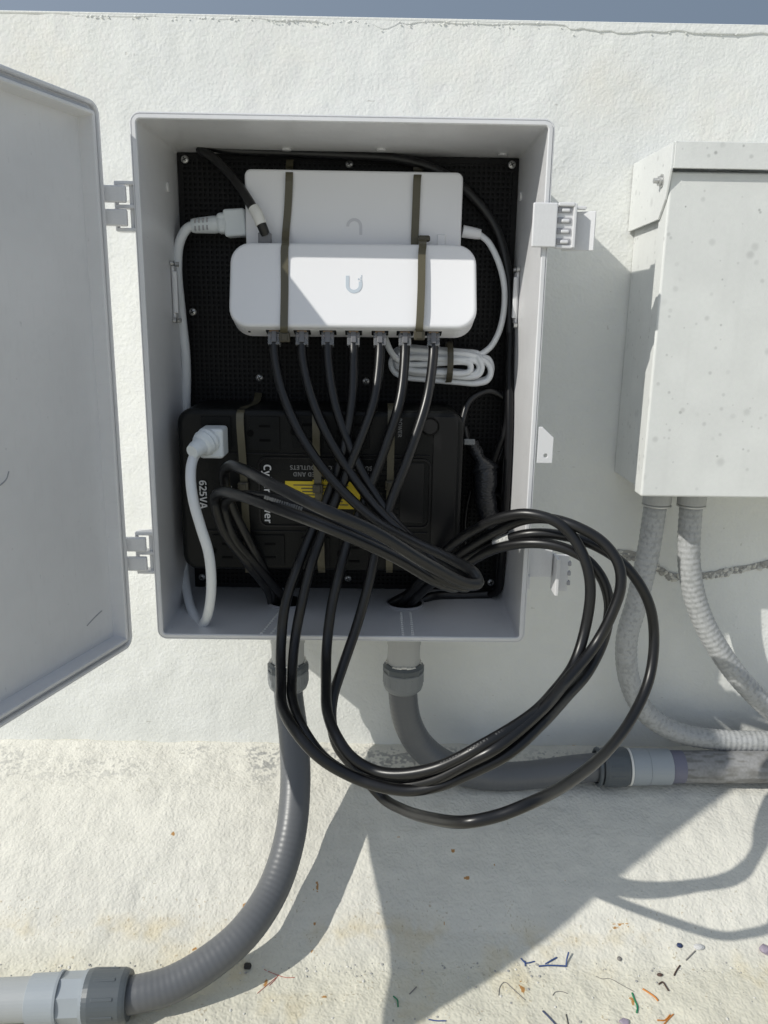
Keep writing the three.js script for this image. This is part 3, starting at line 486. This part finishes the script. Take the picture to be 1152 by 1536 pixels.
// white low-voltage lead with its surplus coiled under the switch
{
  const t = thing('adapter_lead', 'white adapter lead with its slack coiled under the right half of the switch', 'cable');
  const a = at(694, 347, .046), b = at(722, 352, .046); part('strain_relief', turned(a, b, [[0, 0], [0, .0056], [.012, .0050], [.0165, .0044], [.0165, 0]], 20), M.white, t);
  const L = [[718, 351, .046], [733, 364, .046], [750, 400, .046], [757, 440, .046], [751, 490, .046], [736, 520, .047], [718, 532, .05]];
  const path = P3(L); const N = 14;
  for (let k = 0; k < 6; k++) {
    const ax = 76 - 4.2 * k + 3 * Math.sin(k * 2.1), ay = 25 - 2.6 * k, cx = 663 - 1.5 * k, z = .050 + .0032 * (k % 3) + .0012 * k, sh = 5 * Math.sin(k * 1.7), jx = 5 * (rnd() - .5), jy = 3 * (rnd() - .5);
    for (let i = 0; i < N; i++) { const th = -.9 - i / N * Math.PI * 2, cxx = Math.cos(th), syy = Math.sin(th); const px = cx + jx * cxx + ax * Math.sign(cxx) * Math.pow(Math.abs(cxx), .72), py = 546 + (px - 663) * (.075 + .012 * jy) + sh + jy + ay * Math.sign(-syy) * -Math.pow(Math.abs(syy), .8) * (.80 + .34 * Math.abs(cxx)); path.push(at(px, py, z)); }
  }
  path.push(at(606, 545, .06), at(588, 530, .064), at(578, 508, .066), at(574, 495, .064));
  part('cable', sweep(path, .0029, 900, 10), M.whiteCable, t);
  const r = []; for (let i = 0; i <= 24; i++) { const a2 = i / 24 * Math.PI * 2, c = at(673, 543, .057); r.push(V(c.x + .0006 * Math.sin(a2), c.y + .0185 * Math.cos(a2), c.z + .0125 * Math.sin(a2))); }
  const tp = part('wire_tie', strap(r, V(1, .06, 0), .0055, .0012), M.tieDark, t); const e = at(672, 570, .052); part('twist_end', rbox(.007, .006, .004, .001, e.x, e.y, e.z), M.tieDark, tp);
}
// black power lead of the battery backup with a taped joint
{
  const t = thing('taped_power_lead', 'black power lead with a taped joint, right of the battery backup', 'power lead');
  part('cable', sweep(P3in([[688, 668, .06], [694, 630, .055], [706, 600, .05], [735, 587, .046], [760, 602, .046], [769, 630, .05], [762, 655, .055], [746, 690, .058], [733, 708, .06], [728, 740, .062]]), .0036, 160, 12), M.cable, t);
  part('cable', sweep(P3in([[697, 640, .05], [703, 668, .052], [716, 690, .056], [724, 708, .058]]), .0034, 60, 10), M.cable, t);
  part('cable', sweep(P3in([[735, 735, .058], [752, 748, .055], [765, 770, .052], [771, 800, .046]]), .0022, 60, 8), M.cable, t);
  part('cable', sweep(P3in([[706, 735, .045], [699, 770, .045], [698, 810, .045], [704, 850, .04]]), .0022, 60, 8), M.cable, t);
  part('tape_wrap', sweep(P3in([[708, 664, .054], [716, 682, .056], [725, 700, .06], [728, 715, .063], [727, 740, .064], [731, 765, .064], [741, 788, .062], [754, 806, .058]]), (s, m) => (s < .18 ? .0055 : s < .3 ? .0050 + .08 * (s - .18) : .0112 - .006 * (s - .3)) + .0014 * vn(m * 190, 3), 120, 16), M.tape, t);
  part('foil_patch', rbox(.011, .006, .004, .0015, at(704, 663, .06).x, at(704, 663, .06).y, .06), M.glandLight, t);
  const w = at(760, 690, .06);
}
{
  const t = thing('power_lead', 'glossy black lead running down the right inner side of the box', 'power lead');
  part('cable', sweep(P3in([[738, 700, .06], [748, 672, .064], [760, 640, .066], [766, 600, .062], [768, 560, .055], [768, 500, .048]]), .0036, 100, 12), M.blackGloss, t);
  part('cable', sweep(P3in([[778, 560, .055], [776, 640, .068], [775, 720, .072], [776, 800, .07], [772, 850, .064], [758, 884, .055], [735, 892, .048]]), .0038, 120, 12), M.blackGloss, t);
}

// ---------------------------------------------------------------- conduits under the box
function sixSided(a, b, r, len) { const g = new THREE.CylinderGeometry(r, r, len, 8); g.applyQuaternion(new THREE.Quaternion().setFromUnitVectors(V(0, 1, 0), V().subVectors(b, a).normalize())); const m = V().addVectors(a, b).multiplyScalar(.5); g.translate(m.x, m.y, m.z); const o = g.toNonIndexed(); o.computeVertexNormals(); return o; }
function glandRibs(a, b, r, n = 16) { const out = [], d = V().subVectors(b, a), L = d.length(), q = new THREE.Quaternion().setFromUnitVectors(V(0, 1, 0), d.clone().normalize()), m = V().addVectors(a, b).multiplyScalar(.5); for (let i = 0; i < n; i++) { const g = rbox(.0028, L * .8, .0016, .0006, 0, 0, r); g.rotateY(i / n * Math.PI * 2); g.applyQuaternion(q); g.translate(m.x, m.y, m.z); out.push(g); } return out; }
const CDR = .0148;
const flexR = (t, m) => CDR + .00006 * Math.sin(m * 2 * Math.PI / .0052); flexR.relief = true;
function topConnector(t, x, z) {
  const y0 = BC - BH / 2 - .001;
  part('threaded_neck', turned(V(x, y0, z), V(x, y0 - 1, z), [[0, 0], [0, .0168], [.008, .0168], [.0085, .0172], [.034, .0172], [.0345, .0164], [.058, .0164]], 36), M.pvc, t);
  const n = part('lock_nut', [sixSided(V(x, y0 - .0575, z), V(x, y0 - .0635, z), .0208, .006), turned(V(x, y0 - .0545, z), V(x, y0 - 1, z), [[0, .0163], [0, .0182], [.0032, .0204], [.0032, .0163]], 40)], M.gland, t);
  const br = []; for (let i = 0; i < 22; i++) { const a = i / 22 * Math.PI * 2, g = rbox(.0052, .0018, .0024, .0006, 0, 0, .0172); g.rotateY(a); g.translate(x, y0 - .0535 - .0022 * Math.abs(Math.sin(a * 1.5)), z); br.push(g); } part('seal_bead', br, M.sealWhite, n);
  part('gland_nut', [turned(V(x, y0 - .063, z), V(x, y0 - 1, z), [[0, .012], [0, .0200], [.001, .0207], [.015, .0203], [.019, .0190], [.0225, .0155], [.0225, .012]], 40), ...glandRibs(V(x, y0 - .065, z), V(x, y0 - .0775, z), .0200)], M.glandLight, t);
  return y0 - .080;
}
{
  const t = thing('flexible_conduit', 'grey flexible conduit curving from the left box hole down to the floor pipe', 'conduit');
  const x = -.0575, z = .066, y = topConnector(t, x, z);
  const e = V(-.177, .0255, .2605), pts = [V(x, y + .01, z), V(x, y - .01, z), at(441, 1110, .096), at(443, 1180, .124), at(434, 1260, .157), at(409, 1335, .190), at(365, 1400, .222), at(308, 1448, .242), at(256, 1477, .2535), e.clone().add(V(.014, .0012, -.0012)), e];
  part('tube', sweep(pts, flexR, 420, 26), M.conduit, t);
  const d = V(-.995, -.004, .05).normalize(), s = k => e.clone().addScaledVector(d, k);
  part('gland_nut', [turned(s(-.005), s(1), [[0, .0135], [0, .0192], [.002, .0202], [.005, .0212], [.030, .0218], [.0345, .0208], [.0345, .014]], 40), ...glandRibs(s(.002), s(.024), .0211, 9)], M.gland, t);
  part('hex_body', [sixSided(s(.030), s(.0505), .0196, .0205), turned(s(.0285), s(1), [[0, .015], [0, .0208], [.0035, .0208], [.0035, .015]], 36)], M.coupling, t);
  const g2 = thing('pvc_pipe', 'light grey plastic pipe leaving the lower left corner of the picture', 'pipe');
  part('coupling', turned(s(.0506), s(1), [[0, .014], [0, .0206], [.002, .0210], [.0024, .0193], [.025, .0190], [.0255, .018], [.0255, .014]], 40), M.coupling, g2);
  part('tube', turned(s(.070), s(1), [[0, .0168], [.5, .0168], [.5, 0]], 40), M.pipe, g2);
}
{
  const t = thing('flexible_conduit', 'grey flexible conduit curving from the right box hole along the wall foot', 'conduit');
  const x = .0594, z = .066, y = topConnector(t, x, z), PZ = .054;
  const e = at(902, 1150, PZ), pts = [V(x, y + .01, z), V(x, y - .01, z), at(612, 1085, .064), at(634, 1122, .062), at(675, 1150, .060), at(735, 1164, .058), at(800, 1162, .056), at(860, 1154, .055), e, at(925, 1149, PZ)];
  part('tube', sweep(pts, flexR, 360, 26), M.conduit, t);
  const e2 = at(1300, 1150, PZ), d = V().subVectors(at(1100, 1150, PZ), e).normalize(), s = k => e.clone().addScaledVector(d, k);
  const band = new THREE.TorusGeometry(.0185, .0022, 8, 30); band.rotateY(Math.PI / 2); const bp = s(-.004); band.translate(bp.x, bp.y, bp.z);
  part('gland_nut', [turned(s(0), s(1), [[0, .015], [0, .0186], [.003, .0202], [.024, .0206], [.027, .019], [.027, .014]], 40), ...glandRibs(s(.004), s(.022), .0199, 12), band], M.gland, t);
  part('seal_ring', turned(s(.0272), s(1), [[0, .014], [0, .0196], [.0022, .0196], [.0022, .014]], 30), M.sealWhite, t);
  part('coupling', turned(s(.0296), s(1), [[0, .014], [0, .0186], [.001, .0192], [.018, .0190], [.0183, .0184], [.0188, .0184], [.019, .0188], [.042, .0188], [.0425, .018], [.0425, .014]], 40), M.coupling, t);
  const g2 = thing('metal_pipe', 'weathered grey pipe lying along the wall foot at the right edge', 'pipe');
  part('tube', sweep([s(.066), s(.2), s(.5), s(1)], .0168, 200, 32), M.oldPipe, g2);
  part('primer_stain', turned(s(.0722), s(1), [[0, .0169], [.002, .01705], [.009, .01705], [.014, .0169]], 36), M.primer, g2);
}

// ---------------------------------------------------------------- metal cabinet on the right
{
  const X = .2735, t = thing('metal_cabinet', 'off-white painted metal cabinet with spots of dirt, right of the open box', 'electrical cabinet', [X, 0, 0]);
  const W = .27, Y0 = .424, Y1 = .705, ZF = .101;
  const body = []; const bs = new THREE.Shape(); bs.moveTo(.001, Y0 + .004); bs.lineTo(.079, Y0 + .004); bs.lineTo(.088, Y0 + .004); bs.lineTo(.088, Y1); bs.lineTo(.001, Y1); bs.closePath();
  const bg = extr(bs, W - .006, .001); bg.rotateY(-Math.PI / 2); bg.scale(1, 1, 1); bg.translate(W - .003, 0, 0);
  const fixUV = g => { const p = g.attributes.position, n = g.attributes.normal, u = g.attributes.uv; for (let i = 0; i < p.count; i++) Math.abs(n.getX(i)) > .7 ? u.setXY(i, p.getZ(i) + .1, p.getY(i)) : Math.abs(n.getY(i)) > .7 ? u.setXY(i, p.getX(i), p.getZ(i)) : u.setXY(i, p.getX(i) + .3, p.getY(i)); return g; };
  part('body', fixUV(bg), M.boxPaint, t);
  const cv = rbox(W + .002, Y1 - Y0 - .0015, .021, .0022, W / 2, (Y0 + Y1) / 2 - .0008, ZF - .0105); part('cover', fixUV(cv), M.boxPaint, t);
  // hood with folded side flap
  const hs = new THREE.Shape(); hs.moveTo(.001, Y1 + .021); hs.lineTo(.107, Y1 + .0195); hs.lineTo(.107, Y1 - .0005); hs.lineTo(.0995, Y1 - .024); hs.lineTo(.086, Y1 - .0385); hs.lineTo(.001, Y1 - .0405); hs.closePath();
  const fl = extr(hs, .002, .0004); fl.rotateY(-Math.PI / 2); fl.translate(-.0012, 0, 0);
  const hood = part('hood', [fixUV(fl), fixUV(rbox(W + .0024, .020, .002, .0006, W / 2, Y1 + .0096, .1065)), fixUV((() => { const g = rbox(W + .0024, .002, .106, .0006, W / 2, 0, 0); g.rotateX(.013); g.translate(0, Y1 + .0202, .0545); return g; })())], M.boxPaint, t);
  const bp = at(992, 272, .086).sub(V(X, 0, 0)); const bolt = new THREE.CylinderGeometry(.0042, .0042, .0035, 6); bolt.rotateZ(Math.PI / 2); bolt.translate(-.0048, bp.y, .088); const st = new THREE.CylinderGeometry(.0022, .0022, .006, 10); st.rotateZ(Math.PI / 2); st.translate(-.0075, bp.y, .088); const ws = new THREE.CylinderGeometry(.0056, .0056, .0012, 20); ws.rotateZ(Math.PI / 2); ws.translate(-.0036, bp.y, .088);
  part('bolt', [bolt, st, ws], M.steel, hood);
}
function oldFlex(label, top, pts) {
  const t = thing('corrugated_conduit', label, 'conduit', [0, 0, 0], 'stained conduits under the cabinet');
  const rf = (s, m) => .0110 + .0002 * Math.sin(m * 2 * Math.PI / .0058); rf.relief = true;
  part('tube', sweep(pts, rf, 640, 20), M.oldFlex, t);
  const y0 = .4275; part('fitting', [turned(V(top.x, y0, top.z), V(top.x, y0 - 1, top.z), [[0, .006], [0, .0152], [.012, .0152], [.0125, .0140], [.021, .0137], [.022, .0120], [.022, .008]], 28), sixSided(V(top.x, y0 - .002, top.z), V(top.x, y0 - .012, top.z), .0168, .009)], M.pvc, t);
  const ring = new THREE.TorusGeometry(.0128, .0014, 8, 28); ring.rotateX(Math.PI / 2); ring.translate(top.x, y0 - .0228, top.z); part('clamp_ring', ring, M.steel, t);
}
{
  const a = at(985, 755, .05), b = at(1037, 755, .05);
  oldFlex('stained corrugated conduit at the left underside of the metal cabinet, curling behind the cables', a, [V(a.x, .425, a.z), V(a.x - .001, .405, a.z), at(972, 830, .05), at(956, 900, .05), at(940, 960, .048), at(944, 1020, .045), at(968, 1068, .042), at(1010, 1096, .04), at(1065, 1108, .04), at(1130, 1112, .04), at(1220, 1112, .04)]);
  oldFlex('stained corrugated conduit at the underside of the metal cabinet, curving out right', b, [V(b.x, .425, b.z), V(b.x, .405, b.z), at(1034, 850, .05), at(1050, 920, .05), at(1085, 985, .052), at(1130, 1040, .052), at(1190, 1090, .05), at(1260, 1120, .05)]);
}

// ---------------------------------------------------------------- scraps on the floor
function ground(px, py, lift = .0012) { let y = .005; let p; for (let i = 0; i < 6; i++) { p = atY(px, py, y); y = height(p.x, p.z) + lift; } return atY(px, py, y); }
const tint = { blue: std(.035, .07, .20, .45), navy: std(.02, .035, .10, .5), green: std(.01, .20, .09, .45), orange: std(.55, .20, .03, .5), red: std(.40, .05, .03, .5), brown: std(.07, .04, .03, .55), grey: std(.20, .19, .18, .6), purple: std(.30, .26, .32, .6), dark: std(.03, .028, .026, .7), pale: std(.55, .55, .55, .8) };
function scrap(label, col, r, runs, category = 'wire scrap') {
  const t = thing('wire_scrap', label, category, [0, 0, 0], 'scraps on the floor');
  for (const pts of runs) part('wire', sweep(pts.map(([x, y, l]) => ground(x, y, (l || 0) + r * .9)), r * .66, 24, 7), tint[col], t);
}
scrap('small blue plastic wire scrap left of the longer blue one', 'blue', .0009, [[[781, 1437], [788, 1444], [802, 1442]], [[788, 1449], [787, 1441]]]);
scrap('long L-shaped blue wire scrap lying at the foot of the slope', 'blue', .0011, [[[808, 1449], [825, 1448], [850, 1449]], [[849, 1449], [850, 1440, .002], [853, 1428, .004]], [[818, 1446], [826, 1441], [835, 1436]]]);
scrap('thin bent wire, red at one end and grey at the other', 'grey', .0005, [[[748, 1493], [750, 1480], [757, 1473], [768, 1482], [788, 1500]]]);
scrap('short grey arc of wire on the floor', 'grey', .0005, [[[829, 1493], [833, 1488], [842, 1487], [851, 1490]]]);
scrap('fine slate thread lying above the green wire scrap', 'grey', .0004, [[[894, 1464], [902, 1468], [915, 1468], [932, 1477], [951, 1487]]]);
scrap('bright green wire scrap beside the orange one', 'green', .0011, [[[948, 1489], [952, 1500], [956, 1510], [955, 1519]]]);
scrap('orange wire scrap beside the bright green one', 'orange', .0011, [[[964, 1483], [975, 1490], [983, 1496], [987, 1501]]]);
scrap('dark brown hooked wire scrap above the orange one', 'brown', .0010, [[[988, 1476], [994, 1473], [999, 1480], [1003, 1486]]]);
scrap('dark blue straight wire scrap at the bottom edge', 'navy', .0011, [[[814, 1516], [822, 1524], [834, 1537]]]);
scrap('thin dark twig at the bottom edge right of the blue scrap', 'dark', .0006, [[[849, 1521], [851, 1530], [853, 1540]]], 'twig');
scrap('straight dark brown wire scrap standing upright in the picture', 'brown', .0010, [[[1011, 1463], [1015, 1455], [1020, 1448]]]);
scrap('grey brown straight wire scrap below the pale crumbs', 'grey', .0009, [[[1029, 1440], [1036, 1433], [1043, 1426]]]);
scrap('forked orange and dark wire scrap at the bottom right', 'orange', .0008, [[[986, 1530], [997, 1530], [1005, 1522]], [[996, 1536], [1003, 1528], [1010, 1521]]]);
scrap('small green wire scrap in the shadow near the bottom edge', 'green', .0009, [[[590, 1494], [596, 1500], [597, 1510]]]);
scrap('blue wire scrap at the bottom edge in the middle', 'blue', .0008, [[[643, 1529], [655, 1531], [669, 1531]]]);
scrap('grey wire scrap in the shadow right of the small green one', 'grey', .0007, [[[614, 1491], [620, 1485], [625, 1480]]]);
scrap('tangle of fine red wire strands beside the curved conduit', 'red', .00035, [[[386, 1490], [400, 1478], [414, 1466]], [[396, 1454], [410, 1460], [428, 1466], [442, 1466]], [[404, 1478], [412, 1470], [418, 1462]]]);
function lump(name, label, category, px, py, r, mat, s = [1, .7, 1], seedv = 1) {
  const p = ground(px, py, r * .35), g = new THREE.IcosahedronGeometry(r, 2), q = g.attributes.position;
  for (let i = 0; i < q.count; i++) { const f = .75 + .5 * vn(q.getX(i) / r * 1.6 + seedv * 9, q.getY(i) / r * 1.6 + q.getZ(i) / r + seedv); q.setXYZ(i, q.getX(i) * f * s[0], q.getY(i) * f * s[1], q.getZ(i) * f * s[2]); } g.computeVertexNormals();
  const m = part(numbered(name), g, mat, scene); m.position.copy(p); m.userData = { label, category };
}
lump('tar_lump', 'small black lump of tar beside the curved grey conduit', 'lump', 371, 1449, .0032, tint.dark, [1, .8, 1], 3);
lump('purple_scrap', 'pale purple scrap at the bottom edge', 'scrap', 936, 1532, .0034, tint.purple, [1.2, .5, .8], 5);
lump('dark_pebble', 'dark pebble above the brown hooked wire scrap', 'pebble', 990, 1462, .0022, tint.brown, [1.3, .6, .8], 7);
lump('plaster_crumb', 'white and navy plaster crumb at the foot of the slope', 'crumb', 1019, 1418, .0030, tint.navy, [.9, .7, .9], 9);
lump('pale_crumb', 'bluish grey crumb right of the navy one', 'crumb', 1049, 1420, .0036, tint.pale, [1.4, .6, .8], 11);
lump('grey_pebble', 'grey pebble between the blue scraps and the brown wire', 'pebble', 929, 1438, .0022, tint.grey, [1, .7, 1], 13);
lump('purple_pebble', 'greyish purple stone at the right edge of the floor', 'pebble', 1148, 1424, .0055, tint.purple, [1, .7, 1], 15);

{ // loose grit and crumbs
  for (const [name, label, mat, n] of [['grit', 'fine dark grit scattered on the floor at the wall foot', M.crack, 260], ['crumbs', 'small pale plaster crumbs scattered along the foot of the slope', M.crumb, 260]]) {
    const list = [];
    for (let i = 0; i < n; i++) {
      const near = rnd() < .5, px = rnd() * 1200 - 20, py = near ? 1452 + 22 * (rnd() - .4) : 1440 + 120 * rnd(), c = ground(px, py, 0), g = new THREE.IcosahedronGeometry(.0003 + .0011 * Math.pow(rnd(), 3), 0);
      g.scale(1 + .6 * rnd(), .7, 1); g.rotateY(rnd() * 6); g.translate(c.x, c.y + .0002, c.z); list.push(g);
    }
    const m = part(name, list, mat, scene); m.userData = { label, category: name, kind: 'stuff' };
  }
}

renderer.render(scene, camera);
